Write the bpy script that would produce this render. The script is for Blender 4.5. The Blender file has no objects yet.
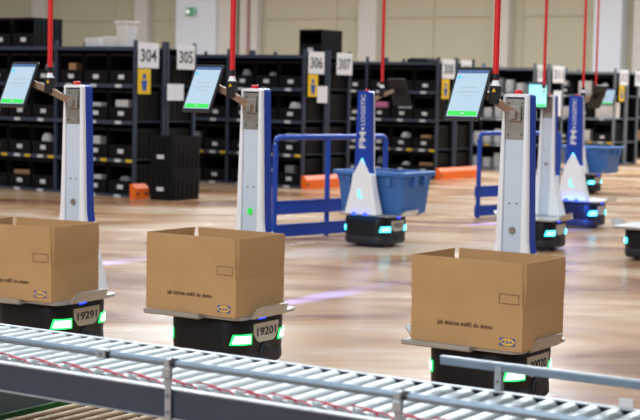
import bpy, bmesh, math, random
from mathutils import Vector, Matrix
random.seed(7)
C = bpy.context.scene.collection
PI = math.pi

# ------------------------------------------------------------------ materials
def lin(r, g, b):
    f = lambda c: (c/255/12.92) if c/255 <= .04045 else ((c/255+.055)/1.055)**2.4
    return (f(r), f(g), f(b), 1)

def mat(name, rgb, rough=.5, metal=0., emit=0., noise=0., nscale=8., bump=0., spec=.5, coat=0.):
    m = bpy.data.materials.new(name); m.use_nodes = True
    nt = m.node_tree; b = nt.nodes['Principled BSDF']
    col = lin(*rgb)
    b.inputs['Base Color'].default_value = col
    b.inputs['Roughness'].default_value = rough
    b.inputs['Metallic'].default_value = metal
    b.inputs['Specular IOR Level'].default_value = spec
    b.inputs['Coat Weight'].default_value = coat
    if emit:
        b.inputs['Emission Color'].default_value = col
        b.inputs['Emission Strength'].default_value = emit
    if noise or bump:
        tc = nt.nodes.new('ShaderNodeTexCoord'); n = nt.nodes.new('ShaderNodeTexNoise')
        n.inputs['Scale'].default_value = nscale; n.inputs['Detail'].default_value = 4
        nt.links.new(tc.outputs['Object'], n.inputs['Vector'])
        if noise:
            r = nt.nodes.new('ShaderNodeValToRGB')
            r.color_ramp.elements[0].position = .3; r.color_ramp.elements[1].position = .7
            r.color_ramp.elements[0].color = [c*(1-noise) for c in col[:3]]+[1]
            r.color_ramp.elements[1].color = [min(1, c*(1+noise)) for c in col[:3]]+[1]
            nt.links.new(n.outputs['Fac'], r.inputs['Fac']); nt.links.new(r.outputs['Color'], b.inputs['Base Color'])
        if bump:
            bp = nt.nodes.new('ShaderNodeBump'); bp.inputs['Strength'].default_value = bump
            nt.links.new(n.outputs['Fac'], bp.inputs['Height']); nt.links.new(bp.outputs['Normal'], b.inputs['Normal'])
    return m

M = dict(
    card=mat('cardboard', (186, 148, 104), .85, noise=.05, nscale=5, spec=.2),
    cardin=mat('cardboard_inside', (190, 143, 96), .9, noise=.05, nscale=6, spec=.2),
    cardsmall=mat('brown_carton', (176, 132, 92), .85, noise=.08),
    ink=mat('printed_ink', (52, 36, 28), .8),
    white=mat('white_shell', (246, 249, 253), .35, noise=.02, nscale=3),
    blue=mat('blue_shell', (14, 62, 172), .4, noise=.04, nscale=3),
    inset=mat('pale_inset_panel', (206, 219, 234), .4, noise=.03, nscale=9),
    steel=mat('brushed_steel', (168, 166, 160), .38, .75, noise=.12, nscale=30),
    bronze=mat('bronze_arm', (150, 124, 104), .45, .35, noise=.1, nscale=20),
    black=mat('black_plastic', (18, 19, 24), .45),
    base=mat('robot_charcoal', (13, 18, 27), .42, spec=.35, noise=.08, nscale=6),
    bump=mat('robot_bumper', (30, 35, 46), .5, noise=.06, nscale=6),
    red=mat('red_tube', (216, 34, 34), .4),
    redb=mat('red_belt', (205, 20, 50), .4),
    orange=mat('orange_guard', (255, 112, 22), .5, noise=.05),
    yellow=mat('yellow_sign', (232, 190, 30), .5),
    bluep=mat('blue_print', (24, 80, 160), .5),
    tray=mat('tray_metal', (178, 178, 174), .35, .55, noise=.05, nscale=12),
    plate=mat('number_plate', (204, 200, 186), .5),
    green=mat('green_lamp', (30, 255, 110), .4, emit=1.6),
    greenc=mat('pale_green_lamp', (225, 255, 236), .4, emit=1.9),
    cyan=mat('cyan_lamp', (40, 225, 255), .4, emit=2.4),
    cyanc=mat('pale_cyan_lamp', (120, 245, 255), .4, emit=3.2),
    blueled=mat('blue_lamp', (24, 60, 255), .4, emit=3.5),
    screen=mat('lit_screen', (160, 182, 198), .35, emit=.52),
    screenteal=mat('lit_screen_teal', (150, 235, 226), .3, emit=.9),
    scrbar=mat('screen_header', (66, 96, 140), .3, emit=.5),
    scrgreen=mat('screen_green_button', (46, 190, 70), .3, emit=.8),
    scrcyan=mat('screen_cyan_mark', (40, 180, 220), .3, emit=.8),
    scrgrey=mat('screen_grey_line', (150, 165, 175), .3, emit=.5),
    roller=mat('roller_zinc', (152, 160, 160), .36, .45, noise=.05, nscale=25),
    rail=mat('rail_blue_grey', (128, 146, 162), .4, .5, noise=.06, nscale=20),
    slate=mat('slate_side', (50, 60, 78), .55, noise=.05, nscale=8),
    zinc=mat('zinc_flange', (164, 170, 176), .45, .35, noise=.05, nscale=20),
    lowroll=mat('tan_roller', (196, 164, 122), .5, .2, noise=.08, nscale=20),
    pan=mat('dark_pan', (22, 21, 22), .6),
    belt=mat('dark_green_belt', (14, 30, 20), .9, noise=.1, spec=.1),  # green robot lamp glow put into the colour, edge too
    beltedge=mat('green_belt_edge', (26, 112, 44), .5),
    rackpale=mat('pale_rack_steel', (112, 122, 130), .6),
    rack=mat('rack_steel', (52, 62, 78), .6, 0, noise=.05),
    panel=mat('dark_back_panel', (14, 16, 21), .7, spec=.2),
    bin=mat('black_bin', (5, 6, 9), .55, noise=.1, nscale=5, spec=.25),
    binb=mat('black_bin_ribbed', (8, 9, 13), .55, noise=.1, nscale=5, spec=.25),
    label=mat('white_label', (214, 214, 214), .6),
    ylabel=mat('yellow_label', (222, 182, 40), .6),
    sign=mat('white_sign', (226, 228, 230), .5),
    digits=mat('sign_digits', (40, 42, 46), .6),
    crate=mat('blue_crate', (58, 110, 178), .5, noise=.05, nscale=4),
    barrier=mat('barrier_blue', (14, 66, 170), .45, noise=.05, nscale=4),
    paper=mat('white_packet', (214, 212, 208), .6, noise=.06),
    pink=mat('pink_packet', (226, 130, 170), .6, noise=.05),
    greyp=mat('grey_packet', (140, 142, 146), .6, noise=.1),
    wall=mat('beige_wall_panel', (186, 182, 158), .7, noise=.02, nscale=.6),
    col=mat('pale_column', (204, 200, 192), .6, noise=.02, nscale=1),
    wcol=mat('white_column', (216, 222, 230), .5, noise=.02, nscale=1),
    brownc=mat('brown_strip', (150, 116, 104), .6),
    greensign=mat('exit_green', (20, 130, 86), .5, emit=.25),
    exitwhite=mat('exit_white', (230, 240, 234), .5, emit=.3),
    yellogo=mat('logo_yellow', (236, 190, 50), .6),
)

def floor_material():
    m = bpy.data.materials.new('polished_floor'); m.use_nodes = True
    nt = m.node_tree; N = nt.nodes; L = nt.links; b = N['Principled BSDF']
    tc = N.new('ShaderNodeTexCoord')
    mp = N.new('ShaderNodeMapping'); mp.inputs['Rotation'].default_value = (0, 0, math.radians(8)); mp.inputs['Scale'].default_value = (.55, 1.15, 1)
    L.new(tc.outputs['Object'], mp.inputs['Vector'])
    n1 = N.new('ShaderNodeTexNoise'); n1.inputs['Scale'].default_value = .6; n1.inputs['Detail'].default_value = 4
    n1.inputs['Roughness'].default_value = .5; n1.inputs['Distortion'].default_value = 1.5
    L.new(mp.outputs['Vector'], n1.inputs['Vector'])
    r = N.new('ShaderNodeValToRGB'); e = r.color_ramp.elements
    e[0].position = .34; e[0].color = lin(136, 92, 64)
    e[1].position = .66; e[1].color = lin(208, 184, 158)
    x = r.color_ramp.elements.new(.52); x.color = lin(192, 150, 110)
    L.new(n1.outputs['Fac'], r.inputs['Fac']); L.new(r.outputs['Color'], b.inputs['Base Color'])
    n2 = N.new('ShaderNodeTexNoise'); n2.inputs['Scale'].default_value = 2.2; n2.inputs['Detail'].default_value = 3
    L.new(mp.outputs['Vector'], n2.inputs['Vector'])
    mr = N.new('ShaderNodeMapRange'); mr.inputs['To Min'].default_value = .14; mr.inputs['To Max'].default_value = .34
    L.new(n2.outputs['Fac'], mr.inputs['Value']); L.new(mr.outputs['Result'], b.inputs['Roughness'])
    b.inputs['Specular IOR Level'].default_value = .28
    return m
M['floor'] = floor_material()

# ------------------------------------------------------------------ mesh helpers
def box(bm, x0, x1, y0, y1, z0, z1, bev=0, mtx=None):
    vs = [bm.verts.new((x, y, z)) for x in (x0, x1) for y in (y0, y1) for z in (z0, z1)]
    fs = [(0, 1, 3, 2), (4, 6, 7, 5), (0, 4, 5, 1), (2, 3, 7, 6), (0, 2, 6, 4), (1, 5, 7, 3)]
    F = [bm.faces.new([vs[i] for i in f]) for f in fs]
    if bev:
        es = list({e for f in F for e in f.edges})
        out = bmesh.ops.bevel(bm, geom=es, offset=bev, segments=2, affect='EDGES', profile=.5)
        vs = list({v for f in out['faces'] for v in f.verts} | {v for v in vs if v.is_valid})
    if mtx is not None:
        bmesh.ops.transform(bm, matrix=mtx, verts=[v for v in vs if v.is_valid])
    return vs

def tube(bm, pts, rad, seg=12, closed=False, rads=None):
    pts = [Vector(p) for p in pts]; n = len(pts); rings = []
    up = Vector((0, 0, 1))
    for i, p in enumerate(pts):
        if closed: d = pts[(i+1) % n]-pts[i-1]
        else: d = pts[min(i+1, n-1)]-pts[max(i-1, 0)]
        d.normalize()
        a = d.cross(up if abs(d.z) < .95 else Vector((1, 0, 0))).normalized(); b = a.cross(d).normalized()
        r_ = rads[i] if rads else rad
        rings.append([bm.verts.new(p+a*math.cos(t*2*PI/seg)*r_+b*math.sin(t*2*PI/seg)*r_) for t in range(seg)])
    for i in range(n if closed else n-1):
        A, B = rings[i], rings[(i+1) % n]
        for t in range(seg): bm.faces.new((A[t], A[(t+1) % seg], B[(t+1) % seg], B[t]))
    if not closed:
        bm.faces.new(rings[0][::-1]); bm.faces.new(rings[-1])

def loft(bm, rings, cap=True):
    R = [[bm.verts.new(p) for p in ring] for ring in rings]; n = len(R[0])
    for A, B in zip(R, R[1:]):
        for t in range(n): bm.faces.new((A[t], A[(t+1) % n], B[(t+1) % n], B[t]))
    if cap: bm.faces.new(R[0][::-1]); bm.faces.new(R[-1])
    return R

def prism(bm, poly, axis, a, b):
    """poly: 2D points; axis 'y' -> (x,z) extruded in y; 'z' -> (x,y); 'x' -> (y,z)"""
    f = dict(y=lambda p, t: (p[0], t, p[1]), z=lambda p, t: (p[0], p[1], t), x=lambda p, t: (t, p[0], p[1]))[axis]
    loft(bm, [[f(p, a) for p in poly], [f(p, b) for p in poly]])

def rrect(a, b, c, seg=5, cx=0, cy=0):
    out = []
    for sx, sy, a0 in ((1, 1, 0), (-1, 1, 90), (-1, -1, 180), (1, -1, 270)):
        for k in range(seg+1):
            t = math.radians(a0+90*k/seg)
            out.append((cx+sx*(a-c)+c*math.cos(t), cy+sy*(b-c)+c*math.sin(t)))
    return out

def obj(name, bm, m, parent=None, smooth=False, loc=None, rz=0.):
    me = bpy.data.meshes.new(name)
    bmesh.ops.recalc_face_normals(bm, faces=bm.faces)
    bm.to_mesh(me); bm.free(); me.materials.append(m)
    if smooth:
        for p in me.polygons: p.use_smooth = True
        try:
            me.set_sharp_from_angle(angle=math.radians(38))
        except Exception: pass
    o = bpy.data.objects.new(name, me); C.objects.link(o)
    if parent: o.parent = parent
    if loc is not None: o.location = loc
    o.rotation_euler.z = rz
    return o

def nb(): return bmesh.new()

def empty(name, loc=(0, 0, 0), rz=0., scale=1.):
    o = bpy.data.objects.new(name, None); C.objects.link(o)
    o.empty_display_size = .1; o.location = loc; o.rotation_euler = (0, 0, rz)
    return o

def tag(o, label=None, cat=None, group=None, kind=None):
    if label: o['label'] = label
    if cat: o['category'] = cat
    if group: o['group'] = group
    if kind: o['kind'] = kind
    return o

KIDS = {}
def copy_tree(o, parent=None):
    c = o.copy(); C.objects.link(c)
    if parent is not None: c.parent = parent
    for ch in [x for x in list(C.objects) if x.parent == o] if o.name not in KIDS else KIDS[o.name]:
        copy_tree(ch, c)
    return c
def remember(o):
    ks = [x for x in C.objects if x.parent == o]; KIDS[o.name] = ks
    for k in ks: remember(k)

def text(name, s, origin, xd, yd, w, h, m, parent, depth=.0008, bold=0.0):
    """text fitted into w x h, lower-left corner at origin; lies in the plane of xd, yd"""
    cu = bpy.data.curves.new('t', 'FONT'); cu.body = s; cu.extrude = .01; cu.offset = bold; cu.resolution_u = 3
    o = bpy.data.objects.new('t', cu); C.objects.link(o)
    bpy.context.view_layer.update()
    me = bpy.data.meshes.new_from_object(o.evaluated_get(bpy.context.evaluated_depsgraph_get()))
    bpy.data.objects.remove(o); bpy.data.curves.remove(cu)
    xs = [v.co.x for v in me.vertices]; ys = [v.co.y for v in me.vertices]
    x0, x1, y0, y1 = min(xs), max(xs), min(ys), max(ys)
    X = Vector(xd).normalized(); Y = Vector(yd).normalized(); Z = X.cross(Y); O = Vector(origin)
    for v in me.vertices:
        v.co = O+X*((v.co.x-x0)/(x1-x0)*w)+Y*((v.co.y-y0)/(y1-y0)*h)+Z*(depth if v.co.z > 0 else -depth*.5)
    me.name = name; me.materials.clear(); me.materials.append(m)
    o = bpy.data.objects.new(name, me); C.objects.link(o); o.parent = parent
    return o

# ------------------------------------------------------------------ setting
YAW = math.radians(-32.5)
RYAW = math.radians(-35)
bm = nb(); box(bm, -45, 40, -3, 75, -.2, 0)
tag(obj('floor', bm, M['floor']), 'polished tan concrete warehouse floor', kind='structure')

WY = math.radians(-35)
wu = Vector((math.cos(WY), math.sin(WY), 0)); wn = Vector((-math.sin(WY), math.cos(WY), 0))
W0 = wn*(wn.dot(Vector((0, 55, 0))))
def wall_box(name, t0, t1, d0, d1, z0, z1, m, lab, bev=0):
    b_ = nb(); box(b_, t0, t1, -d1, -d0, z0, z1, bev)
    return tag(obj(name, b_, m, loc=W0, rz=WY), lab, kind='structure')
b_ = nb()
box(b_, -62, 0, 0, .3, 0, 14)
for z in (2.2, 4.02, 5.9, 7.8): box(b_, -62, 0, -.03, 0, z, z+.03)
for t in (-48.6, -45.0, -41.6, -39.6, -36.9, -34.2, -31, -27, -23.6, -20.3, -18.4): box(b_, t, t+.04, -.04, 0, 0, 14)
tag(obj('wall_back', b_, M['wall'], loc=W0, rz=WY), 'beige panel back wall of the warehouse', kind='structure')
wall_box('trim_1', -45.9, -45.2, 0, .35, 0, 14, M['col'], 'pale column on the back wall, far left', .02)
wall_box('trim_2', -40.3, -39.65, 0, .35, 0, 14, M['col'], 'pale column on the back wall above the white tub', .02)
wall_box('trim_3', -37.85, -35.95, .4, .75, 0, 14, M['wcol'], 'wide white wall casing with the exit sign', .03)
wall_box('trim_4', -35.93, -35.35, .1, .6, 0, 14, M['col'], 'grey side of the wide white casing', .02)
wall_box('trim_5', -35.1, -34.3, 0, .35, 0, 14, M['col'], 'pale column beside brown strip', .02)
wall_box('trim_6', -34.72, -34.6, .36, .40, 0, 14, M['brownc'], 'brown strip on pale column')
wall_box('trim_7', -29.85, -29.1, 0, .35, 0, 14, M['col'], 'pale column on the back wall above the aisle sign', .02)
wall_box('trim_8', -24.5, -23.95, 0, .35, 0, 14, M['col'], 'pale column on the back wall right of centre', .02)
wall_box('trim_9', -20.85, -19.9, 0, .5, 0, 14, M['wcol'], 'wide light grey column at right', .03)
wall_box('trim_10', -19.6, -19.2, 0, .3, 0, 14, M['col'], 'narrow pale column at far right', .02)

# emergency exit sign on the white casing
def wall_pt(t, d, z): return W0+wu*t-wn*d+Vector((0, 0, z))
ex = empty('exit_sign', wall_pt(-36.98, .76, 4.12), WY)
tag(ex, 'green emergency exit sign high on the white wall casing', 'exit sign')
b_ = nb(); box(b_, -.34, .28, -.04, 0, 0, .36, .01); obj('sign_panel', b_, M['wcol'], ex)
b_ = nb(); box(b_, -.32, .02, -.055, -.042, .03, .33); obj('green_field', b_, M['greensign'], ex)
b_ = nb()
box(b_, -.30, -.20, -.062, -.056, .10, .26)
prism(b_, [(-.20, .08), (-.20, .28), (-.08, .18)], 'y', -.062, -.056)
obj('arrow_mark', b_, M['exitwhite'], ex)
b_ = nb()
box(b_, .06, .11, -.05, -.042, .03, .33); box(b_, .17, .22, -.05, -.042, .03, .33); box(b_, .11, .17, -.05, -.042, .15, .2)
obj('door_mark', b_, M['greensign'], ex)

# ------------------------------------------------------------------ shelving
LV = [.03, .50, 1.0, 1.48, 1.97]
BAY = 1.43
ROW_NAME = ['sign 304', 'sign 306', 'sign 308', 'sign 310', 'sign 312', 'the far right edge']
ROWS = [  # end post (x, y), bays
    ((-2.44, 20.0), 3), ((-.27, 22.7), 2), ((1.95, 25.9), 2), ((4.02, 29.1), 2), ((6.16, 32.3), 2), ((8.35, 35.5), 2)]
def make_rack(x, y, nb_, lab, RK='rack'):
    r = empty('shelving_rack', (x, y, 0), RYAW)
    tag(r, lab, 'rack', 'rows of bin shelving')
    D = .6
    for side in (0, 1):
        y0 = side*(D+.03)
        for k in range(nb_+1):
            for yy in (y0, y0+D-.04):
                bb = nb(); box(bb, -k*BAY-.04, -k*BAY, yy, yy+.04, 0, 2.06)
                box(bb, -k*BAY-.055, -k*BAY+.015, yy-.01, yy+.05, 0, .012)
                obj('upright', bb, M[RK], r)
        bb = nb(); box(bb, -nb_*BAY, -.042, y0+D+.0125 if side else y0+D+.0125, y0+D+.0165, .02, 1.97); obj('back_panel', bb, M['panel'], r)
        for z in LV:
            bb = nb(); box(bb, -nb_*BAY, -.042, y0+.005, y0+D-.005, z-.012, z)
            box(bb, -nb_*BAY, -.042, y0-.012, y0, z-.045, z+.005)
            box(bb, -nb_*BAY, -.042, y0+D, y0+D+.012, z-.045, z+.005)
            s = obj('shelf', bb, M[RK], r)
            if side == 0 and z < 1.9:
                for kind_, mm in (('shelf_label', 'label'), ('yellow_shelf_label', 'ylabel')):
                    if kind_[0] == 'y' and z != .5: continue
                    first = None
                    for k in range(nb_):
                        for j in range(3):
                            cx = -k*BAY-.28-j*.45
                            if kind_[0] == 'y': cx += .2
                            if first is None:
                                bb = nb(); box(bb, -.06, .05, y0-.018, y0-.013, -.04, -.002); first = obj(kind_, bb, M[mm], s, loc=(cx, 0, z))
                            else:
                                q = first.copy(); C.objects.link(q); q.location = (cx, 0, z)
    return r

def make_bin():
    b0 = empty('storage_bin', (0, 0, 0), RYAW)
    w, d, h = .42, .54, .40
    bb = nb()
    t = .012
    box(bb, -w/2, w/2, 0, d, 0, t)
    box(bb, -w/2, -w/2+t, 0, d, t, h); box(bb, w/2-t, w/2, 0, d, t, h)
    box(bb, -w/2+t, w/2-t, d-t, d, t, h)
    box(bb, -w/2+t, w/2-t, 0, t, t, h*.46)
    box(bb, -w/2+t, w/2-t, 0, t, h-.035, h)
    box(bb, -w/2+t, w/2-t, t, d-t, h-.01, h)
    for k in range(6):
        yy = .06+k*.085
        box(bb, -w/2-.006, -w/2, yy, yy+.03, .02, h-.03); box(bb, w/2, w/2+.006, yy, yy+.03, .02, h-.03)
    obj('bin_body', bb, M['bin'], b0)
    bb = nb(); box(bb, -.05, .05, -.004, 0, .07, .125); obj('label_card', bb, M['label'], b0)
    return b0
bin0 = make_bin(); remember(bin0); first_bin = [True]
def put_bin(loc, lab, group, rz=RYAW):
    b1 = bin0 if first_bin[0] else copy_tree(bin0)
    first_bin[0] = False
    b1.location = loc; b1.rotation_euler = (0, 0, rz)
    tag(b1, lab, 'bin', group)
    return b1

def packet_mesh(w, d, h, style):
    bb = nb()
    if style == 'bag':
        rings = []
        for k, (s, z) in enumerate(((.9, 0), (1, .15), (.98, .5), (.8, .85), (.45, 1))):
            rings.append([(x*(1+.08*math.sin(5*i+k)), y*(1+.08*math.cos(4*i+k)), z*h) for i, (x, y) in enumerate(rrect(w/2*s, d/2*s, .3*w*s, 3))])
        loft(bb, rings)
    else:
        box(bb, -w/2, w/2, -d/2, d/2, 0, h, .006)
        box(bb, -w*.08, w*.08, -d/2-.001, d/2+.001, .0, h+.001)
    return bb
kinds = [('white_packet', 'paper', 'bag', 'white packet'), ('brown_carton', 'cardsmall', 'box', 'small brown carton'),
         ('grey_packet', 'greyp', 'bag', 'grey packet'), ('white_carton', 'paper', 'box', 'small white carton')]
SH = ['bottom', 'second', 'third', 'top']
ORD = ['first', 'second', 'third', 'fourth', 'fifth', 'sixth', 'seventh', 'eighth', 'ninth']
def local(x, y, rx, ry, rz=0., a=RYAW):
    return (x+rx*math.cos(a)-ry*math.sin(a), y+rx*math.sin(a)+ry*math.cos(a), rz)
# hand set contents: (row, column from end, level) -> (kind index, width, height, material override)
special = {(0, 2, 3): (1, .12, .26, None), (0, 0, 2): (1, .22, .26, 'paper'), (0, 1, 2): (3, .2, .12, None), (0, 1, 1): (3, .15, .27, None),
           (0, 4, 0): (1, .3, .06, None), (0, 1, 0): (3, .2, .15, None), (0, 0, 0): (2, .2, .14, None),
           (1, 1, 0): (3, .26, .2, None), (1, 2, 3): (2, .14, .26, None), (1, 1, 3): (2, .14, .22, None), (1, 0, 2): (0, .22, .26, None),
           (1, 2, 2): (2, .3, .14, None), (2, 2, 2): (3, .26, .27, 'pink'), (2, 1, 1): (0, .2, .26, None), (2, 0, 1): (1, .2, .22, None),
           (2, 1, 2): (3, .3, .2, None), (2, 0, 0): (1, .28, .13, None), (2, 1, 0): (0, .2, .15, None), (1, 4, 3): (1, .2, .2, None)}
for ri, ((x, y), n) in enumerate(ROWS):
    names = ['left row of black steel shelving ending under sign 304', 'row of black bin shelving ending at sign 306',
             'row of bin shelving ending at sign 308 behind the blue crate', 'row of shelving with pale goods ending at signs 310 and 311',
             'far row of open shelving at right between two robot columns', 'farthest row of open shelving at the right edge']
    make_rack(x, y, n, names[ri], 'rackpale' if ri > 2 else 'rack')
    ncol = n*3
    for c in range(ncol):
        k, j = divmod(c, 3)
        cx = -k*BAY-.04-.235-j*.455
        for li in range(4):
            light = ri >= 3
            if ri == 3:
                for h_, dx in (('left', -.11), ('right', .11)):
                    hh = .17+.03*((c*3+li*5+(h_ == 'left')) % 5)
                    bb = nb(); rr_ = .085
                    loft(bb, [[(p_[0], p_[1], z_) for p_ in rrect(rr_*s_, rr_*s_, .05*s_, 4)] for s_, z_ in ((.9, 0), (1, .02), (1, hh*.8), (.85, hh*.88), (.9, hh*.9), (.9, hh))])
                    o = obj('lidded_tub', bb, M[('paper', 'greyp', 'paper', 'label')[(c+li+(h_ == 'left')) % 4]], loc=local(x, y, cx+dx, .2, LV[li]+.001), rz=RYAW)
                    tag(o, 'pale lidded tub on %s shelf, %s half of %s column left of sign 310' % (SH[li], h_, ORD[c]), 'tub', 'pale tubs on the far shelving')
                continue
            where = '%s shelf, %s column left of %s' % (SH[li], ORD[c], ROW_NAME[ri])
            if light and (c+li+ri) % 2 == 0:
                # open shelf with pale cartons
                sp = random.choice((.3, .34, .38)); hh = random.uniform(.15, .33)
                o = obj('shelf_carton', packet_mesh(sp, .4, hh, 'box'), M[random.choice(['paper', 'greyp', 'paper', 'cardsmall'])],
                        loc=local(x, y, cx, .26, LV[li]+.001), rz=RYAW)
                tag(o, 'carton on '+where, 'carton', 'cartons on the far shelving')
                continue
            has = (ri, c, li) in special or (ri < 3 and random.random() < .16) or (ri >= 3 and random.random() < .4)
            put_bin(local(x, y, cx, .03, LV[li]+.001), 'black bin on the '+where, 'black bins in the shelving')
            if has:
                kk = special.get((ri, c, li))
                if kk: nm, mm, st, lb = kinds[kk[0]]; pw, ph = kk[1], kk[2]; mm = kk[3] or mm
                else:
                    nm, mm, st, lb = random.choice(kinds); pw, ph = random.uniform(.1, .22), random.uniform(.24, .3)
                    if ri < 2: mm = random.choice([mm, 'greyp'])
                ph = min(max(ph, .22), .34)
                if mm == 'pink': nm, lb = 'pink_packet', 'pink packet'
                if st == 'box' and mm == 'paper': nm, lb = 'white_carton', 'small white carton'
                o = obj(nm, packet_mesh(pw, .14, ph, st), M[mm], loc=local(x, y, cx+random.uniform(-.05, .05), .16, LV[li]+.016), rz=RYAW+random.uniform(-.15, .15))
                tag(o, lb+' in bin, '+where, 'packet', 'goods in the bins')
    # last column of the rear shelving, seen from the row end
    if ri < 3:
        for li in range(4):
            put_bin(local(x, y, -.275, 1.175, LV[li]+.001, ) if True else 0, 'black bin at the rear corner of the row, %s shelf, behind %s' % (SH[li], ROW_NAME[ri]),
                    'black bins in the shelving', RYAW+PI)

# bins on top of the first row and of the second
for i in range(4):
    cx = -1.86-.24-i*.46
    put_bin(local(-2.44, 20.0, cx, .03, 1.972), 'black bin standing on top of the left shelving, %s from the right' % ORD[i], 'black bins on top of the shelving')
put_bin(local(-.27, 22.7, -.26, .5, 1.972), 'black bin on top of the shelving above sign 306', 'black bins on top of the shelving', RYAW)
# white things on top of row 1
def on_top(name, bb, m, row, rx, ry, lab, cat, z=1.972):
    (x, y), _ = ROWS[row]
    return tag(obj(name, bb, m, loc=local(x, y, rx, ry, z), rz=RYAW), lab, cat)
def tubmesh(w0, w1, h):
    bb = nb()
    loft(bb, [[(p[0], p[1], z) for p in rrect(w, w*1.1, .03, 4)] for w, z in ((w0, 0), (w1, h-.03), (w1+.015, h-.03), (w1+.015, h), (w1-.01, h), (w0-.01, .02))])
    return bb
on_top('white_tub', tubmesh(.085, .108, .34), M['paper'], 0, -.30, .15, 'tall white plastic tub on top of the shelving beside sign 304', 'tub')
on_top('white_carton', packet_mesh(.25, .3, .12, 'box'), M['paper'], 0, -.88, .25, 'flat white carton on top shelving, left of another', 'carton')
on_top('white_carton', packet_mesh(.25, .3, .14, 'box'), M['paper'], 0, -.57, .25, 'white carton on top shelving touching the white tub', 'carton')
bb = nb(); box(bb, -.2, .2, -.2, .2, 0, .06, .01); box(bb, -.17, .17, -.17, .17, .06, .075)
on_top('black_tray', bb, M['bin'], 2, -.5, .3, 'flat black tray on top of the shelving left of sign 308', 'tray')

# two stacked bins standing in the aisle mouth
def floor_bin(z, lab):
    b1 = empty('stacking_bin', (-1.90, 19.92, z), RYAW)
    tag(b1, lab, 'bin', 'stacked black bins at the aisle end')
    bb = nb(); w, d, h = .40, .58, .415
    loft(bb, [[(p[0], p[1], zz) for p in rrect(w/2*s, d/2*s, .02, 2)] for s, zz in ((.94, 0), (1, h-.02), (1.02, h-.02), (1.02, h-.002), (.95, h-.002), (.9, .02))])
    obj('bin_body', bb, M['binb'], b1)
    bb = nb()
    for k in range(6):
        yy = -d/2+.05+k*.09
        for s in (-1, 1): box(bb, s*w/2*.97-.008, s*w/2*.97+.006, yy, yy+.035, .03, h-.03)
    for k in range(4):
        xx = -w/2+.05+k*.09
        box(bb, xx, xx+.03, -d/2*.97-.012, -d/2*.97+.01, .2, h-.03)
    obj('side_ribs', bb, M['binb'], b1)
    bb = nb(); box(bb, -.05, .06, -.305, -.288, .12, .17); obj('label_card', bb, M['label'], b1)
floor_bin(0, 'ribbed black bin on the floor beside the row end under sign 304, lower of two')
floor_bin(.416, 'ribbed black bin at the row end under sign 304, upper of two')

# orange kick guards at the row ends
def guard(row, v0, v1, lab, h=.19):
    (x, y), _ = ROWS[row]
    g = empty('corner_guard', local(x, y, .03, v0), RYAW)
    tag(g, lab, 'guard', 'orange guards at the row ends')
    bb = nb(); prism(bb, [(.02, 0), (.12, 0), (.12, h*.7), (.06, h), (.02, h)], 'y', 0, v1-v0)
    obj('guard_rail', bb, M['orange'], g)
    for yy in (.04, v1-v0-.06):
        bb = nb(); tube(bb, [(.121, yy, h*.35), (.128, yy, h*.35)], .02, 8); obj('anchor_bolt', bb, M['rack'], g)
guard(0, -.14, .12, 'short orange guard on the floor under sign 304')
guard(1, -.1, 1.1, 'long orange guard on the floor under sign 306')
guard(2, -.1, 1.3, 'long orange guard on the floor under sign 308')

# aisle signs
def aisle_sign(row, v0, txt, lab, w=.41, z0=1.70, h=.33):
    (x, y), _ = ROWS[row]
    s = empty('aisle_sign', local(x, y, .02, v0), RYAW); tag(s, lab, 'sign', 'numbered aisle signs')
    bb = nb(); box(bb, 0, .006, 0, w, z0, z0+h, .002); obj('sign_panel', bb, M['sign'], s)
    bb = nb(); box(bb, -.018, -.001, .03, .06, z0+.1, z0+.16); box(bb, -.018, -.001, w-.06, w-.03, z0+.1, z0+.16); obj('bracket', bb, M['rack'], s)
    text('sign_number', txt, (.0075, w*.12, z0+h*.25), (0, 1, 0), (0, 0, 1), w*.76, h*.5, M['digits'], s, .001, .012)
def pictogram(row, v0, lab, z1=1.69):
    (x, y), _ = ROWS[row]
    s = empty('pictogram_sign', local(x, y, .02, v0), RYAW); tag(s, lab, 'sign', 'yellow pictogram signs')
    w, h = .25, .33
    bb = nb(); box(bb, 0, .006, 0, w, z1-h, z1, .002); obj('sign_panel', bb, M['yellow'], s)
    bb = nb()
    c = w/2
    prism(bb, [(c+.035*math.cos(t*PI/6), z1-.10+.035*math.sin(t*PI/6)) for t in range(12)], 'x', .0065, .009)
    prism(bb, [(c-.06, z1-.15), (c+.06, z1-.15), (c+.045, z1-.23), (c+.03, z1-.29), (c-.03, z1-.29), (c-.045, z1-.23)], 'x', .0065, .009)
    obj('figure_print', bb, M['bluep'], s)
def notice(row, v0, z0, w, h, lab, tilt=0):
    (x, y), _ = ROWS[row]
    s = empty('paper_notice', local(x, y, .025, v0), RYAW); tag(s, lab, 'notice', 'white notices on the row ends')
    bb = nb(); box(bb, 0, .005, 0, w, z0, z0+h, .001); obj('paper_sheet', bb, M['sign'], s)
    bb = nb(); box(bb, .0, .008, w*.4, w*.6, z0+h, z0+h+.015); obj('clip', bb, M['rack'], s)
aisle_sign(0, .02, '304', 'white aisle sign numbered 304'); pictogram(0, .02, 'yellow sign with blue figure under number 304')
aisle_sign(0, .80, '305', 'white aisle sign numbered 305', w=.37)
notice(0, .60, 1.28, .34, .22, 'white notice on the row end between signs 304 and 305')
aisle_sign(1, .06, '306', 'white aisle sign numbered 306'); pictogram(1, .06, 'yellow sign with blue figure under number 306')
aisle_sign(1, .80, '307', 'white aisle sign numbered 307', w=.42)
notice(1, .30, 1.27, .26, .25, 'white notice on the row end below sign 306')
aisle_sign(2, .08, '308', 'white aisle sign numbered 308', w=.42); pictogram(2, .08, 'yellow sign with blue figure under number 308')
aisle_sign(2, .72, '309', 'white aisle sign numbered 309, half hidden behind the tablet', w=.36)
aisle_sign(3, .05, '310', 'white aisle sign numbered 310', w=.3); pictogram(3, .1, 'yellow sign with blue figure under number 310')
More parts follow.
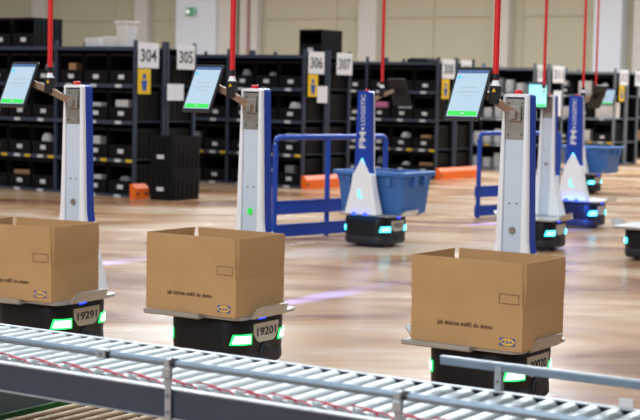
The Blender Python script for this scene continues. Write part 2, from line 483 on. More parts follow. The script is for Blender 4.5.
aisle_sign(3, .70, '311', 'white aisle sign numbered 311', w=.5)
notice(3, .75, 1.05, .34, .5, 'white notice below sign 311')
aisle_sign(4, .15, '312', 'white aisle sign numbered 312', w=.42); pictogram(4, .15, 'yellow sign with blue figure under number 312')
aisle_sign(4, .95, '313', 'white aisle sign numbered 313 at the right edge', w=.42)

# ------------------------------------------------------------------ robots
def prof(z):
    P = [(.31, .34), (.42, .285), (.55, .225), (.75, .17), (1.1, .15), (1.46, .13)]
    if z <= P[0][0]: return P[0][1]
    for (a, wa), (b, wb) in zip(P, P[1:]):
        if z <= b: return wa+(wb-wa)*(z-a)/(b-a)
    return P[-1][1]
def dprof(z):  # half depth
    return .05+max(0, (.75-z))*.045
TY = .22
def tower_shell(bm, y_sign, zs, inner=0., grow=0.):
    rings = []
    for z in zs:
        w = prof(z)/2+grow; d = dprof(z)+grow
        if y_sign < 0: q = [(-w, 0), (-w, -d+.008), (-w+.008, -d), (w-.008, -d), (w, -d+.008), (w, 0)]
        else: d += .0; q = [(w, inner), (w, d-.01), (w-.012, d), (-w+.012, d), (-w, d-.01), (-w, inner)]
        rings.append([(x, TY+yy, z) for x, yy in q])
    loft(bm, rings)
ZS = [.312, .36, .42, .48, .55, .65, .75, .9, 1.1, 1.3, 1.44]

def make_robot(lamp='green', number=None, mast_h=3.2, tablet_view=True, tray_loaded=True, screen='screen', led=True, mdx=0., tdx=0., tyaw=0.):
    r = empty('transport_robot')
    lm, lmc = (M['green'], M['greenc']) if lamp == 'green' else (M['cyan'], M['cyanc'])
    a, c = .24, .12
    def ring(s, z, da=0): return [(x, y, z) for x, y in rrect(a*s+da, a*s+da, c*s+da, 8)]
    bb = nb(); loft(bb, [ring(.985, .104), ring(.995, .11), ring(1.0, .20), ring(1.005, .255), ring(.985, .275), ring(.94, .286)])
    obj('base_body', bb, M['base'], r, True)
    bb = nb(); loft(bb, [ring(.93, .025), ring(.975, .035), ring(1.0, .05), ring(.995, .09), ring(.985, .103)])
    obj('bumper', bb, M['bump'], r, True)
    for sx in (-1, 1):
        bb = nb(); tube(bb, [(sx*.17-.02, 0, .045), (sx*.17+.02, 0, .045)], .045, 20); obj('drive_wheel', bb, M['black'], r, True)
    # arc patches on the body
    def arc_patch(ang0, ang1, z0, z1, corner, off=.003, slant=0., th=.003):
        sx, sy, base_a = corner; bb = nb(); n = 8; R1 = []
        cx, cy = sx*(a-c), sy*(a-c)
        for rr in (c+off, c+off+th):
            for zz in (z0, z1):
                row = []
                for k in range(n+1):
                    sl = slant if zz == z0 else 0
                    t = math.radians(base_a+ang0-sl+(ang1-ang0+sl)*k/n)
                    row.append(bb.verts.new((cx+rr*math.cos(t), cy+rr*math.sin(t), zz)))
                R1.append(row)
        A, B, Cc, D = R1
        for k in range(n):
            bb.faces.new((A[k], A[k+1], B[k+1], B[k])); bb.faces.new((Cc[k+1], Cc[k], D[k], D[k+1]))
            bb.faces.new((A[k+1], A[k], Cc[k], Cc[k+1])); bb.faces.new((B[k], B[k+1], D[k+1], D[k]))
        bb.faces.new((A[0], B[0], D[0], Cc[0])); bb.faces.new((A[n], Cc[n], D[n], B[n]))
        return bb
    for corner in ((1, -1, 270), (-1, -1, 180), (-1, 1, 90), (1, 1, 0)):
        a0 = 35 if corner[0]*corner[1] < 0 else 3
        o = obj('corner_lamp', arc_patch(a0, a0+52, .146, .200, corner, .001, 8), lm, r, True)
        obj('lamp_core', arc_patch(a0+5, a0+47, .154, .192, corner, .004, 7), lmc, o, True)
    for sx in (-1, 1):
        # number plate on the side face
        bb = nb(); x = sx*(a+.003)
        pts = [(-.112, .248), (.112, .248), (.108, .195), (.08, .158), (.06, .15), (-.06, .15), (-.08, .158), (-.108, .195)]
        prism(bb, pts, 'x', x-sx*.002, x+sx*.004); p = obj('number_plate', bb, M['plate'], r)
        if number:
            text('plate_number', number, (x+sx*.0055, -sx*.086, .182), (0, sx, 0), (0, 0, 1), .172, .044, M['digits'], p, .0008, .02)
        bb = nb(); tube(bb, [(sx*(a-.01), .0, .095), (sx*(a+.006), .0, .095)], .047, 24); sock = obj('charging_port', bb, M['rack'], r)
        bb = nb(); tube(bb, [(sx*(a+.006), .0, .095), (sx*(a+.010), .0, .095)], .03, 20); obj('port_core', bb, M['black'], sock, True)
        if led:
            bb = nb(); box(bb, sx*(a-.004)-.004, sx*(a-.004)+.006, -.06, 0, .268, .279); obj('indicator_lamp', bb, M['blueled'], r)
    # tray with raised side edges
    bb = nb()
    loft(bb, [[(x, y, z) for x, y in rrect(.295, .265, .05, 5, 0, -.045)] for z in (.29, .306)])
    obj('tray_plate', bb, M['tray'], r, False)
    for sx in (-1, 1):
        bb = nb()
        prof_ = [(.285, .291), (.310, .291), (.338, .345), (.338, .351), (.333, .352), (.306, .3), (.285, .3)]
        if sx < 0: prof_ = [(px+(.028 if i in (2, 3, 4) else 0), pz) for i, (px, pz) in enumerate(prof_)]
        rings = []
        for yy, k in ((-.215, .3), (-.205, .8), (-.185, 1), (.055, 1), (.075, .8), (.085, .3)):
            rings.append([(sx*px if i in (0, 1, 5, 6) else sx*(.303+(px-.303)*k), yy, pz if i in (0, 1, 5, 6) else .3+(pz-.3)*k) for i, (px, pz) in enumerate(prof_)])
        loft(bb, rings); obj('tray_side_lip', bb, M['tray'], r)
    bb = nb()
    prism(bb, [(-.300, .286), (-.348, .284), (-.355, .290), (-.355, .308), (-.350, .31), (-.345, .303), (-.300, .3)], 'x', -.285, .07)
    obj('tray_front_lip', bb, M['tray'], r)
    # tower
    bb = nb()
    # white front shell: two rails, a top cap and a back web
    rings_l = []; rings_r = []
    for z in ZS:
        w = prof(z)/2; d = dprof(z); iw = .051
        iw = min(iw, w-.012)
        rings_l.append([(-w, TY, z), (-w, TY-d+.008, z), (-w+.006, TY-d, z), (-iw-.003, TY-d, z), (-iw, TY-d+.003, z), (-iw, TY, z)])
        rings_r.append([(iw, TY, z), (iw, TY-d+.003, z), (iw+.003, TY-d, z), (w-.006, TY-d, z), (w, TY-d+.008, z), (w, TY, z)])
    loft(bb, rings_l); loft(bb, rings_r)
    w = prof(1.45)/2
    prism(bb, [(-w, 1.44), (w, 1.44), (w-.004, 1.45), (w-.02, 1.456), (-w+.02, 1.456), (-w+.004, 1.45)], 'y', TY-.046, TY-.021)
    obj('front_shell', bb, M['white'], r)
    bb = nb(); box(bb, -.05, .05, TY-.034, TY-.028, .313, 1.238); ins = obj('inset_panel', bb, M['inset'], r)
    for sx in (-.02, .02):
        bb = nb(); tube(bb, [(sx, TY-.034, .93), (sx, TY-.0365, .93)], .004, 8); obj('inset_screw', bb, M['base'], ins)
    bb = nb()
    tube(bb, [(0, TY-.034, .80), (0, TY-.04, .80)], .012, 16)
    for k in range(8):
        t = k*PI/4; tube(bb, [(.015*math.cos(t), TY-.034, .8+.015*math.sin(t)), (.015*math.cos(t), TY-.039, .8+.015*math.sin(t))], .005, 6)
    obj('round_emblem', bb, M['scrgreen' if number == '19201' else 'steel'], ins)
    bb = nb(); box(bb, -.05, .05, TY-.038, TY-.029, 1.24, 1.432); sp = obj('steel_plate', bb, M['steel'], r)
    for sx in (-.035, .035):
        for z in (1.26, 1.34, 1.41):
            bb = nb(); tube(bb, [(sx, TY-.038, z), (sx, TY-.041, z)], .004, 8); obj('plate_screw', bb, M['base'], sp)
    bb = nb(); tower_shell(bb, 1, [z for z in ZS], -.02, .002)
    w = prof(1.45)/2
    prism(bb, [(-w, 1.44), (w, 1.44), (w-.004, 1.45), (w-.02, 1.456), (-w+.02, 1.456), (-w+.004, 1.45)], 'y', TY-.02, TY+.048)
    back = obj('back_shell', bb, M['blue'], r)
    yb_ = TY+dprof(1)+.0015
    text('brand_initials', 'FM', (-.032, yb_, .925), (0, 0, 1), (1, 0, 0), .155, .068, M['sign'], back, .001, .03)
    bb = nb(); prism(bb, [(.0, 1.09), (.018, 1.108), (.0, 1.126), (-.018, 1.108)], 'y', yb_, yb_+.001); obj('brand_diamond', bb, M['sign'], back)
    text('brand_lettering', 'LOGISTIC', (-.022, yb_, 1.14), (0, 0, 1), (1, 0, 0), .285, .046, M['sign'], back, .001, .012)
    # white cowl at the foot with a pointed top
    def cowl(grow, cut, name, m, par, yf=-.02):
        bb = nb(); levels = [.312, .36, .42, .48, .55, .62, .68+cut]
        rings = []
        for z in levels:
            w = prof(z)/2+grow; d = dprof(z)+grow
            rings.append([(w, TY+yf, z), (w, TY+d-.015, z), (w-.015, TY+d, z), (0, TY+d, z), (-w+.015, TY+d, z), (-w, TY+d-.015, z), (-w, TY+yf, z)])
        zt = .68+cut; top = []
        w = prof(zt)/2+grow; d = dprof(zt)+grow
        R_ = [[bb.verts.new(p) for p in ring] for ring in rings]
        for A, B in zip(R_, R_[1:]):
            for t in range(7): bb.faces.new((A[t], A[(t+1) % 7], B[(t+1) % 7], B[t]))
        bb.faces.new(R_[0][::-1])
        T = R_[-1]
        da = dprof(.84)+grow
        ap_o = bb.verts.new((0, TY+da, .83+cut)); ap_i = bb.verts.new((0, TY+yf+.02, .83+cut))
        bb.faces.new((T[2], T[3], ap_o)); bb.faces.new((T[3], T[4], ap_o))
        bb.faces.new((T[1], T[2], ap_o)); bb.faces.new((T[4], T[5], ap_o))
        bb.faces.new((T[0], T[1], ap_o, ap_i)); bb.faces.new((T[5], T[6], ap_i, ap_o)); bb.faces.new((T[6], T[0], ap_i))
        return obj(name, bb, m, par)
    cowl(.004, .008, 'lit_edge', M['cyan'] if lamp == 'cyan' else M['white'], back, .03)
    cw = cowl(.007, 0, 'foot_cowl', M['white'], r)
    bb = nb(); yy = TY+dprof(.5)+.0085
    box(bb, .012, .020, yy, yy+.004, .465, .54); box(bb, -.022, .012, yy, yy+.004, .465, .474); obj('cyan_letter', bb, M['cyan'], cw)
    bb = nb(); tube(bb, [(.0, TY-.01, 1.456), (0, TY-.01, 1.471), (0, TY-.01, 1.475)], .02, 16, rads=[.02, .02, .014]); obj('stop_button', bb, M['red'], r, True)
    if lamp == 'cyan':
        for xx in (-.07, .05):
            bb = nb(); tube(bb, [(xx, TY+.095, .306), (xx, TY+.095, .322), (xx, TY+.095, .33)], .018, 12, rads=[.02, .02, .012]); obj('blue_beacon', bb, M['blueled'], r, True)
    # tablet arm, clamp, mast
    P0 = Vector((.02, TY-.05, 1.35)); P1 = Vector((-.115+mdx, TY-.085, 1.42)); P2 = Vector((-.235+tdx, TY-.105, 1.468))
    bb = nb()
    for A, B in ((P0, P1), (P1, P2)):
        d = (B-A).normalized(); n_ = Vector((0, 1, 0)); s_ = d.cross(n_).normalized(); n2 = s_.cross(d)
        q = []
        for P in (A, B): q.append([P+s_*.018+n2*.007, P-s_*.018+n2*.007, P-s_*.018-n2*.007, P+s_*.018-n2*.007])
        loft(bb, q)
    obj('tablet_arm', bb, M['bronze'], r)
    bb = nb(); box(bb, -.034, .034, TY-.055, TY-.039, 1.325, 1.4, .004); box(bb, -.015, .015, TY-.075, TY-.055, 1.335, 1.375, .003); obj('arm_bracket', bb, M['steel'], r)
    mx, my = -.118+mdx, TY-.084
    bb = nb(); box(bb, mx-.022, mx+.022, my-.024, my+.024, 1.405, 1.492, .005)
    tube(bb, [(mx, my, 1.522), (mx, my, 1.55)], .0185, 14)
    cl = obj('mast_clamp', bb, M['black'], r)
    bb = nb(); prism(bb, [(mx-.004, 1.462), (mx+.016, 1.462), (mx+.006, 1.48)], 'y', my-.027, my-.0245); obj('warning_mark', bb, M['yellow'], cl)
    bb = nb(); tube(bb, [(mx, my, 1.492), (mx, my, 1.503), (mx, my, 1.519)], .02, 16, rads=[.022, .018, .014]); obj('mast_collar', bb, M['white'], r, True)
    bb = nb(); tube(bb, [(mx, my, 1.51), (mx+.001, my, 2.4), (mx+.002, my, mast_h)], .0145, 12); obj('red_mast', bb, M['red'], r, True)
    # tablet, tilted back
    T = Matrix.Translation((-.278+tdx, TY-.135, 1.450)) @ Matrix.Rotation(tyaw, 4, 'Z') @ Matrix.Rotation(math.radians(-27), 4, 'X')
    w, h, th = .19, .284, .012
    tb = nb(); loft(tb, [[(x, y, z) for x, z in rrect(w/2, h/2, .012, 4)] for y in (-th/2, th/2)]); bmesh.ops.transform(tb, matrix=T, verts=tb.verts)
    t_ = obj('tablet', tb, M['black'], r)
    tb = nb(); box(tb, -w/2+.012, w/2-.012, -th/2-.002, -th/2, -h/2+.018, h/2-.018, 0, T); obj('tablet_screen', tb, M[screen], t_)
    def sc(x0, x1, z0, z1, nm, m):
        tb = nb(); box(tb, x0, x1, -th/2-.0035, -th/2-.002, z0, z1, 0, T); obj(nm, tb, m, t_)
    sc(-w/2+.012, w/2-.012, h/2-.034, h/2-.018, 'screen_header', M['scrbar'])
    sc(-w/2+.018, w/2-.018, -h/2+.022, -h/2+.046, 'screen_button', M['scrgreen'])
    tb = nb(); box(tb, -.008, .008, -th/2-.0045, -th/2-.0035, -h/2+.031, -h/2+.037, 0, T); obj('button_caption', tb, M['sign'], t_)
    sc(-w/2+.016, -w/2+.04, h/2-.062, h/2-.052, 'screen_mark', M['scrcyan'])
    for z, l in ((.03, .045), (.005, .06), (-.015, .03)): sc(-l, l, z, z+.003, 'screen_line', M['scrgrey'])
    tb = nb(); box(tb, -.05, .05, th/2, th/2+.012, -.04, .04, .004, T); box(tb, -.012, .05, th/2+.012, th/2+.035, -.015, .015, .003, T); obj('tablet_holder', tb, M['black'], t_)
    return r

def place(r, x, y, yaw, lab, group='transport robots'):
    r.location = (x, y, 0); r.rotation_euler = (0, 0, yaw); tag(r, lab, 'robot', group); return r

R1 = place(make_robot('green', '19291', mdx=-.015, tdx=-.035), -1.475, 8.40, math.radians(-29), 'robot with number plate 19291 under the leftmost cardboard box')
R2 = place(make_robot('green', '19201', mdx=.02, tdx=.028), -.473, 8.01, math.radians(-32.5), 'robot with number plate 19201 under the middle cardboard box')
R3 = place(make_robot('green', '20020', mdx=.03, tdx=.072), .825, 7.185, math.radians(-33.5), 'robot with number plate 20020 under the right cardboard box')
RC = place(make_robot('cyan', None, screen='screenteal', mdx=.09, tdx=.21, tyaw=.4), 2.055, 14.45, math.radians(-31), 'empty robot with cyan lamp and teal screen behind the nearest column')
RA = place(make_robot('cyan', '19227'), .53, 14.48, math.radians(180-33), 'robot with blue lettered column carrying the blue crate')
RB = place(make_robot('cyan', None, mdx=.08, tdx=.09, tyaw=1.15), 2.90, 17.0, math.radians(180-31), 'robot with blue lettered column and empty tray, brightly lit blue base')
RD = place(make_robot('cyan', None, tdx=.3), 3.03, 13.72, math.radians(-31), 'robot cut by the right edge, only its dark base and tray seen')
RE = place(make_robot('cyan', None, mdx=-.1, tdx=-.13, tyaw=PI), 3.96, 23.1, math.radians(180-33), 'farthest robot with blue crate behind the lettered column at right')

# ------------------------------------------------------------------ cardboard boxes
def make_carton(cx, cy, yaw, lab):
    L, W, hb, hf, t = .572, .429, .190, .207, .005
    r = empty('cardboard_box', (cx, cy, .307), yaw); tag(r, lab, 'box', 'open cardboard boxes on robots')
    bb = nb(); x, y = L/2, W/2
    box(bb, -x, x, -y, y, 0, t)
    box(bb, -x, x, -y, -y+t, t, hb); box(bb, -x, x, y-t, y, t, hb)
    box(bb, -x, -x+t, -y+t, y-t, t, hb); box(bb, x-t, x, -y+t, y-t, t, hb)
    body = obj('box_body', bb, M['card'], r)
    def flap(nm, x0, x1, y0, y1, axis, sgn, lean):
        bb = nb(); n = 6; gap = .004
        rings = []
        for k in range(n+1):
            z = hb+.0001+(hf)*k/n; off = sgn*lean*math.sin(k/n*PI*.75)
            s = .0035*(k/n)
            if axis == 'y': rings.append([(x0+s, y0+off, z), (x1-s-.003-.005*k/n, y0+off, z), (x1-s-.003-.005*k/n, y1+off, z), (x0+s, y1+off, z)])
            else: rings.append([(x0+off, y0+s, z), (x1+off, y0+s, z), (x1+off, y1-s, z), (x0+off, y1-s, z)])
        loft(bb, rings); return obj(nm, bb, M['card'], r)
    ff = flap('box_flap', -x, x, -y, -y+t, 'y', -1, .002)
    flap('box_flap', -x+.012, x, y-t, y, 'y', 1, -.004)
    flap('box_flap', -x, -x+t, -y+t, y-t-.012, 'x', -1, .008)
    flap('box_flap', x-t, x, -y+t+.006, y-t, 'x', 1, .007)
    # print
    f = -y-.0012
    def rect_line(bb, x0, x1, z0, z1, w, yy):
        box(bb, x0, x1, yy-.0004, yy, z0, z0+w); box(bb, x0, x1, yy-.0004, yy, z1-w, z1)
        box(bb, x0, x0+w, yy-.0004, yy, z0, z1); box(bb, x1-w, x1, yy-.0004, yy, z0, z1)
    bb = nb(); rect_line(bb, x-.118, x-.020, .212, .256, .0016, f-.002); obj('print_frame', bb, M['ink'], ff)
    text('printed_slogan', 'Jak dobrze trafi\u0107 do domu', (-x+.138, f, .082), (1, 0, 0), (0, 0, 1), .285, .03, M['ink'], body, .0004, .014)
    bb = nb(); prism(bb, [(px, pz) for px, pz in rrect(.039, .0175, .003, 3, x-.072, .04)], 'y', f-.0004, f+.0002); lg = obj('logo_field', bb, M['bluep'], body)
    bb = nb(); prism(bb, [(x-.072+.037*math.cos(k*PI/12), .04+.016*math.sin(k*PI/12)) for k in range(24)], 'y', f-.0009, f-.0005)
    obj('logo_oval', bb, M['yellogo'], body)
    text('logo_lettering', 'IKEA', (x-.072-.0295, f-.0012, .0325), (1, 0, 0), (0, 0, 1), .059, .015, M['bluep'], body, .0003, .03)
    return r
make_carton(-1.565, 8.314, -.463, 'leftmost open cardboard box, cut by the left edge')
make_carton(-.537, 7.916, -.5677, 'middle open cardboard box on the robot numbered 19201')
make_carton(.791, 7.077, -.5873, 'right open cardboard box, nearest the camera')

# ------------------------------------------------------------------ blue crates
def make_crate(cx, cy, yaw, lab):
    r = empty('plastic_crate', (cx, cy, .307), yaw); tag(r, lab, 'crate', 'blue plastic crates on robots')
    L, W, H = .36, .27, .40
    bb = nb()
    loft(bb, [[(x, y, z) for x, y in rrect(a_, b_, .03, 4)] for a_, b_, z in
              ((L-.03, W-.03, 0), (L, W, H-.09), (L+.006, W+.006, H-.085), (L+.012, W+.012, H-.05), (L-.012, W-.012, H-.05), (L-.04, W-.04, .01))])
    obj('crate_body', bb, M['crate'], r)
    bb = nb()
    loft(bb, [[(x, y, z) for x, y in rrect(a_, b_, .03, 4)] for a_, b_, z in
              ((L+.013, W+.013, H-.05), (L+.04, W+.04, H-.04), (L+.04, W+.04, H-.005), (L+.03, W+.03, H), (L+.005, W+.005, H), (L-.005, W-.005, H-.05))])
    obj('crate_rim', bb, M['crate'], r)
    for sx in (-1, 1):
        for yy in (-.12, .06):
            bb = nb(); box(bb, sx*(L+.02)-.03, sx*(L+.02)+.03, yy, yy+.06, H-.13, H-.045, .006); obj('grip_bracket', bb, M['crate'], r)
    for sy in (-1, 1):
        for xx in (-.25, -.03, .19):
            bb = nb(); box(bb, xx, xx+.05, sy*(W+.012)-.02, sy*(W+.012)+.02, H-.13, H-.045, .006); obj('side_bracket', bb, M['crate'], r)
    for sy in (-1, 1):
        bb = nb(); tube(bb, [(x, sy*(W+.043), H-.03) for x in (-.3, 0, .3)], .008, 8); obj('hinge_bar', bb, M['crate'], r)
    return r
make_crate(.61, 14.62, math.radians(-33), 'large blue plastic crate behind the blue lettered column in the middle')
make_crate(4.12, 23.26, math.radians(-33), 'distant blue plastic crate at right on the farthest robot')

# ------------------------------------------------------------------ blue barriers
def make_barrier(p0, p1, posts, lab, ext=0.):
    p0 = Vector(p0); p1 = Vector(p1); d = (p1-p0); L = d.length; a = math.atan2(d.y, d.x)
    r = empty('safety_barrier', (p0.x, p0.y, 0), a); tag(r, lab, 'barrier', 'blue steel barriers')
    bb = nb()
    pts = [(0, 0, .0), (0, 0, .93)]+[(.06-.06*math.cos(t), 0, .93+.06*math.sin(t)) for t in [PI/8, PI/4, 3*PI/8]]+[(.06, 0, .99), (L-.06, 0, .99)]
    pts += [(L-.06+.06*math.sin(t), 0, .93+.06*math.cos(t)) for t in [PI/8, PI/4, 3*PI/8]]+[(L, 0, .93), (L, 0, 0)]
    tube(bb, pts, .028, 12); obj('hand_rail', bb, M['barrier'], r, True)
    for t in posts:
        bb = nb(); tube(bb, [(t, 0, 0), (t, 0, .97)], .026, 10); obj('middle_post', bb, M['barrier'], r, True)
    for z0, z1 in ((.02, .145), (.24, .375)):
        bb = nb(); box(bb, -ext, L+.0, -.05, -.03, z0, z1, .004); box(bb, -ext, L, -.06, -.03, z1-.015, z1); obj('kick_board', bb, M['barrier'], r)
    return r
make_barrier((-.445, 14.85, 0), (.67, 15.95, 0), [.72], 'blue steel barrier with kick boards between two robots in the middle')
make_barrier((1.86, 18.0, 0), (2.95, 19.0, 0), [.8], 'blue steel barrier with kick boards behind the nearest column', .1)

# ------------------------------------------------------------------ conveyor
CYAW = math.radians(-32.36)
cv = empty('roller_conveyor', (-.971, 4.638, 0), CYAW)
tag(cv, 'silver roller conveyor with slate side and red belts running along the front', 'conveyor')
T0, T1, CWD, ZT = -.5, 3.1, .484, .72
bb = nb()
prism(bb, [(-CWD, .645), (-CWD+.028, .645), (-CWD+.028, .649), (-CWD+.004, .649), (-CWD+.004, .716), (-CWD, .716)], 'x', T0, T1)
obj('side_frame', bb, M['slate'], cv)
bb = nb(); box(bb, T0, T1, -CWD-.001, -CWD+.028, .7165, .7205, .001); obj('side_flange', bb, M['zinc'], cv)
bb = nb(); box(bb, T0, T1, -CWD-.004, -CWD-.0005, .645, .649); obj('bottom_lip', bb, M['zinc'], cv)
bb = nb()
prism(bb, [(.0, .645), (-.026, .645), (-.026, .649), (-.004, .649), (-.004, .716), (0, .716)], 'x', T0, T1)
obj('side_frame', bb, M['slate'], cv)
bb = nb(); box(bb, T0, T1, -.016, .002, .7165, .7205, .001); obj('side_flange', bb, M['zinc'], cv)
PITCH = .0553; RR = .0238
k0, k1 = int(T0/PITCH)+1, int(T1/PITCH)-1
rb = nb(); seg = 20
tube(rb, [(0, -CWD+.040, 0), (0, -CWD+.042, 0), (0, -.037, 0), (0, -.035, 0)], RR, seg, rads=[RR-.002, RR, RR, RR-.002])
me_r = None
cb = nb(); tube(cb, [(0, -.0345, .002), (0, -.0145, .002)], .0165, 14); tube(cb, [(0, -.0150, 0), (0, -.0045, 0)], .006, 8)
cb2 = nb(); tube(cb2, [(0, -CWD+.0395, 0), (0, -CWD+.03, 0)], .0135, 12); tube(cb2, [(0, -CWD+.03, 0), (0, -CWD+.005, 0)], .006, 8)
ZR = .7005
roller0 = None
idx = 0
vis = [k for k in range(k0, k1+1)]
for k in vis:
    x = .011+k*PITCH
    if roller0 is None:
        roller0 = obj('roller', rb, M['roller'], cv, True, (x, 0, ZR)); cap0 = obj('roller_cap', cb, M['black'], roller0, True); cap1 = obj('roller_cap', cb2, M['black'], roller0, True)
    else:
        q = roller0.copy(); C.objects.link(q); q.parent = cv; q.location = (x, 0, ZR)
        for c_ in (cap0, cap1):
            q2 = c_.copy(); C.objects.link(q2); q2.parent = q
# red drive belts linking neighbouring rollers
belt_src = {}
for k in vis[:-1]:
    x = .011+k*PITCH
    odd = k % 2
    if odd not in belt_src:
        bb = nb(); ya = -CWD+(.085 if odd else .062); yb = -CWD+(.070 if odd else .047)
        pts = []; r2 = RR+.0017
        for t in range(9): an = PI/2+PI*t/8; pts.append((r2*math.cos(an), ya, r2*math.sin(an)))
        for t in range(9): an = -PI/2+PI*t/8; pts.append((PITCH+r2*math.cos(an), yb, r2*math.sin(an)))
        tube(bb, pts, .0018, 6, closed=True)
        belt_src[odd] = obj('red_drive_belt', bb, M['redb'], cv, True, (x, 0, ZR))
    else:
        q = belt_src[odd].copy(); C.objects.link(q); q.location = (x, 0, ZR)
# near guide rail
bb = nb(); tube(bb, [(T0, -CWD-.004, .785), (T1, -CWD-.004, .785)], .0095, 14); gr = obj('guide_rail', bb, M['rail'], cv, True)
for t in (.395, 1.035, 1.676, 2.32):
    bb = nb(); box(bb, t-.009, t+.009, -CWD-.009, -CWD-.0045, .60, .762, .001)
    box(bb, t-.012, t+.012, -CWD-.018, -CWD-.0045, .748, .775, .003); box(bb, t-.009, t+.009, -CWD-.016, -CWD+.006, .770, .7955, .003)
    br = obj('rail_bracket', bb, M['zinc'], cv)
    for z in (.665, .705):
        bb = nb(); tube(bb, [(t, -CWD-.009, z), (t, -CWD-.014, z)], .005, 6); obj('bracket_bolt', bb, M['rail'], br)
    bb = nb(); tube(bb, [(t+.010, -CWD-.004, .787), (t+.024, -CWD-.004, .787)], .0115, 10); obj('rail_plug', bb, M['black'], br)
for t in (.832,):
    bb = nb(); box(bb, t-.02, t+.012, -CWD-.018, -CWD+.008, .7745, .7965, .002); jn = obj('rail_joiner', bb, M['zinc'], cv)
    bb = nb(); box(bb, t+.0125, t+.022, -CWD-.017, -CWD+.006, .776, .795, .001); obj('joiner_end', bb, M['black'], jn)
    bb = nb(); tube(bb, [(t-.004, -CWD-.018, .786), (t-.004, -CWD-.022, .786)], .005, 8); obj('joiner_screw', bb, M['rail'], jn)
# far guard bar
bb = nb(); box(bb, 1.514, T1, .006, .016, .766, .786, .002); obj('guard_bar', bb, M['rail'], cv)
bb = nb(); box(bb, 1.514, T1, .005, .020, .7865, .7885); obj('guard_bar_edge', bb, M['zinc'], cv)
for t in (1.678, 2.6):
    bb = nb(); box(bb, t-.009, t+.009, .0165, .021, .66, .785, .001); box(bb, t-.009, t+.009, .003, .0055, .66, .78, .001); p = obj('guard_post', bb, M['zinc'], cv)
    bb = nb(); tube(bb, [(t, .001, .742), (t, .003, .742)], .003, 8); obj('post_bolt', bb, M['base'], p)
bb = nb(); box(bb, 1.995, 2.030, .004, .007, .70, .741, .001); obj('reflector_tab', bb, M['label'], cv)
# legs under the frame
for t in (-.3, 2.7):
    for yy in (-CWD+.02, -.05):
        bb = nb(); box(bb, t-.02, t+.02, yy-.015, yy+.015, .01, .644); box(bb, t-.04, t+.04, yy-.025, yy+.025, 0, .01); obj('leg', bb, M['rail'], cv)

# lower conveyor beneath it
lc = empty('lower_conveyor', (-.971, 4.638, 0), CYAW)
tag(lc, 'lower conveyor with tan rollers and dark green belt, beneath the silver one at bottom left', 'conveyor')
LW0, LW1, LZ = -.42, .10, .50
for y0 in (LW0-.02, LW1):
    bb = nb(); box(bb, -.5, 3.1, y0, y0+.012, LZ-.09, LZ-.012, .001); obj('side_frame', bb, M['pan'], lc)
bb = nb(); box(bb, .22, 3.1, LW0-.005, LW1-.003, LZ-.085, LZ-.08); obj('under_pan', bb, M['pan'], lc)
rb = nb(); tube(rb, [(0, LW0+.002, 0), (0, LW1-.003, 0)], .0105, 14); src = None
for k in range(50):
    x = .24+k*.055
    if src is None: src = obj('roller', rb, M['lowroll'], lc, True, (x, 0, LZ-.019))
    else:
        q = src.copy(); C.objects.link(q); q.parent = lc; q.location = (x, 0, LZ-.019)
bb = nb(); box(bb, -.5, .2, LW0+.002, LW1-.003, LZ-.03, LZ-.004, .004); bl = obj('green_belt', bb, M['belt'], lc)  # sheet and edge added to carry the robots' green glow as colour
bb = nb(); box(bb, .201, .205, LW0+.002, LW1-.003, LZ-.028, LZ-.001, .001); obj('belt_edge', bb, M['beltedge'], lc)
for t in (-.2, 2.5):
    for yy in (LW0-.035, LW1+.027):
        bb = nb(); box(bb, t-.015, t+.015, yy-.012, yy+.012, 0, LZ-.03); obj('leg', bb, M['pan'], lc)

# ------------------------------------------------------------------ light
w = bpy.data.worlds.new('hall_light'); bpy.context.scene.world = w; w.use_nodes = True
bg = w.node_tree.nodes['Background']; bg.inputs['Strength'].default_value = 1
WN = w.node_tree.nodes; WL = w.node_tree.links
tc = WN.new('ShaderNodeTexCoord'); sx_ = WN.new('ShaderNodeSeparateXYZ'); cr = WN.new('ShaderNodeValToRGB')
WL.new(tc.outputs['Generated'], sx_.inputs['Vector']); WL.new(sx_.outputs['Z'], cr.inputs['Fac']); WL.new(cr.outputs['Color'], bg.inputs['Color'])
cr.color_ramp.elements[0].position = .08; cr.color_ramp.elements[0].color = (.10, .115, .14, 1)
cr.color_ramp.elements[1].position = .75; cr.color_ramp.elements[1].color = (.50, .54, .60, 1)
def area(x, y, z, sx, sy, e, rot=(0, 0, 0), col=(1, .98, .95)):
    l = bpy.data.lights.new('hall_lamp', 'AREA'); l.shape = 'RECTANGLE'; l.size = sx; l.size_y = sy; l.energy = e; l.color = col
    o = bpy.data.objects.new('hall_lamp', l); C.objects.link(o); o.location = (x, y, z); o.rotation_euler = rot
    return o
LAMP = (.88, .94, 1)
for x in (-9, 0, 9):
    for y in (2, 14, 26):
        area(x, y, 8.5, 1.2, 8, 270, (0, 0, math.radians(55)), LAMP)
for x, y in ((-12, 48), (-4, 43), (4, 38), (12, 33)):
    area(x, y, 13.0, 1.2, 8, 2900, (math.radians(30), 0, math.radians(145)), LAMP)  # added to brighten the back wall
area(-9, -4, 7, 4, 4, 820, (math.radians(60), 0, math.radians(-35)), (1, .98, .95))  # unseen key light added for the brighter box fronts
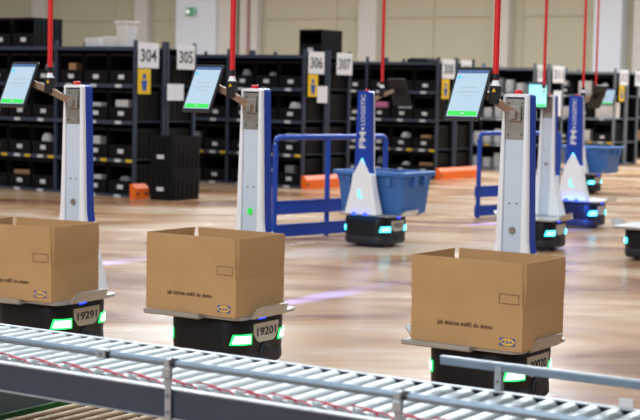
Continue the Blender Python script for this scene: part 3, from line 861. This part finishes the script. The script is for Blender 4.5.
# blue spots: inferred robot floor lamps, plus added spots noted below
def spot(loc, target, e, size, col=(.12, .2, 1)):
    l = bpy.data.lights.new('floor_warning_lamp', 'SPOT'); l.energy = e; l.spot_size = math.radians(size); l.spot_blend = .8; l.color = col; l.shadow_soft_size = .02
    o = bpy.data.objects.new('floor_warning_lamp', l); C.objects.link(o); o.location = loc
    o.rotation_euler = (Vector(target)-Vector(loc)).to_track_quat('-Z', 'Y').to_euler()
spot((2.7, 15.9, .3), (2.78, 16.7, .13), 130, 42, (.02, .12, 1))  # added in mid-air to tint the robot's base blue
spot((.45, 14.0, .5), (.5, 13.4, 0), 2.5, 55, (.05, .15, 1))
spot((2.2, 13.9, .4), (2.5, 13.2, 0), 4, 60, (.05, .15, 1))
for a_, b_ in (((-1.24, 8.76, .27), (.0, 10.7, 0)), ((-3.05, 10.5, .27), (-1.75, 12.5, 0)), ((.85, 16.25, .25), (1.85, 17.1, 0))):  # first inferred behind a robot; the rest added, no robot there
    spot(a_, b_, 11000, 6, (.10, .15, 1))

# ------------------------------------------------------------------ camera
cam = bpy.data.cameras.new('camera'); co = bpy.data.objects.new('camera', cam); C.objects.link(co)
cam.sensor_width = 36; cam.sensor_fit = 'HORIZONTAL'; cam.lens = 1530/640*36
cam.clip_end = 200; cam.clip_start = .05
p, r_ = .0777, .0211
F = Vector((0, math.cos(p), -math.sin(p))); R0 = Vector((1, 0, 0)); U0 = Vector((0, math.sin(p), math.cos(p)))
R = R0*math.cos(r_)+U0*math.sin(r_); U = -R0*math.sin(r_)+U0*math.cos(r_)
co.matrix_world = Matrix(((R.x, U.x, -F.x, 0), (R.y, U.y, -F.y, 0), (R.z, U.z, -F.z, 1.45), (0, 0, 0, 1)))
cam.dof.use_dof = True; cam.dof.focus_distance = 6.0; cam.dof.aperture_fstop = 5.6
S = bpy.context.scene; S.camera = co
S.view_settings.view_transform = 'Standard'; S.view_settings.look = 'None'; S.view_settings.gamma = 1; S.view_settings.use_curve_mapping = False
S.view_settings.exposure = 0
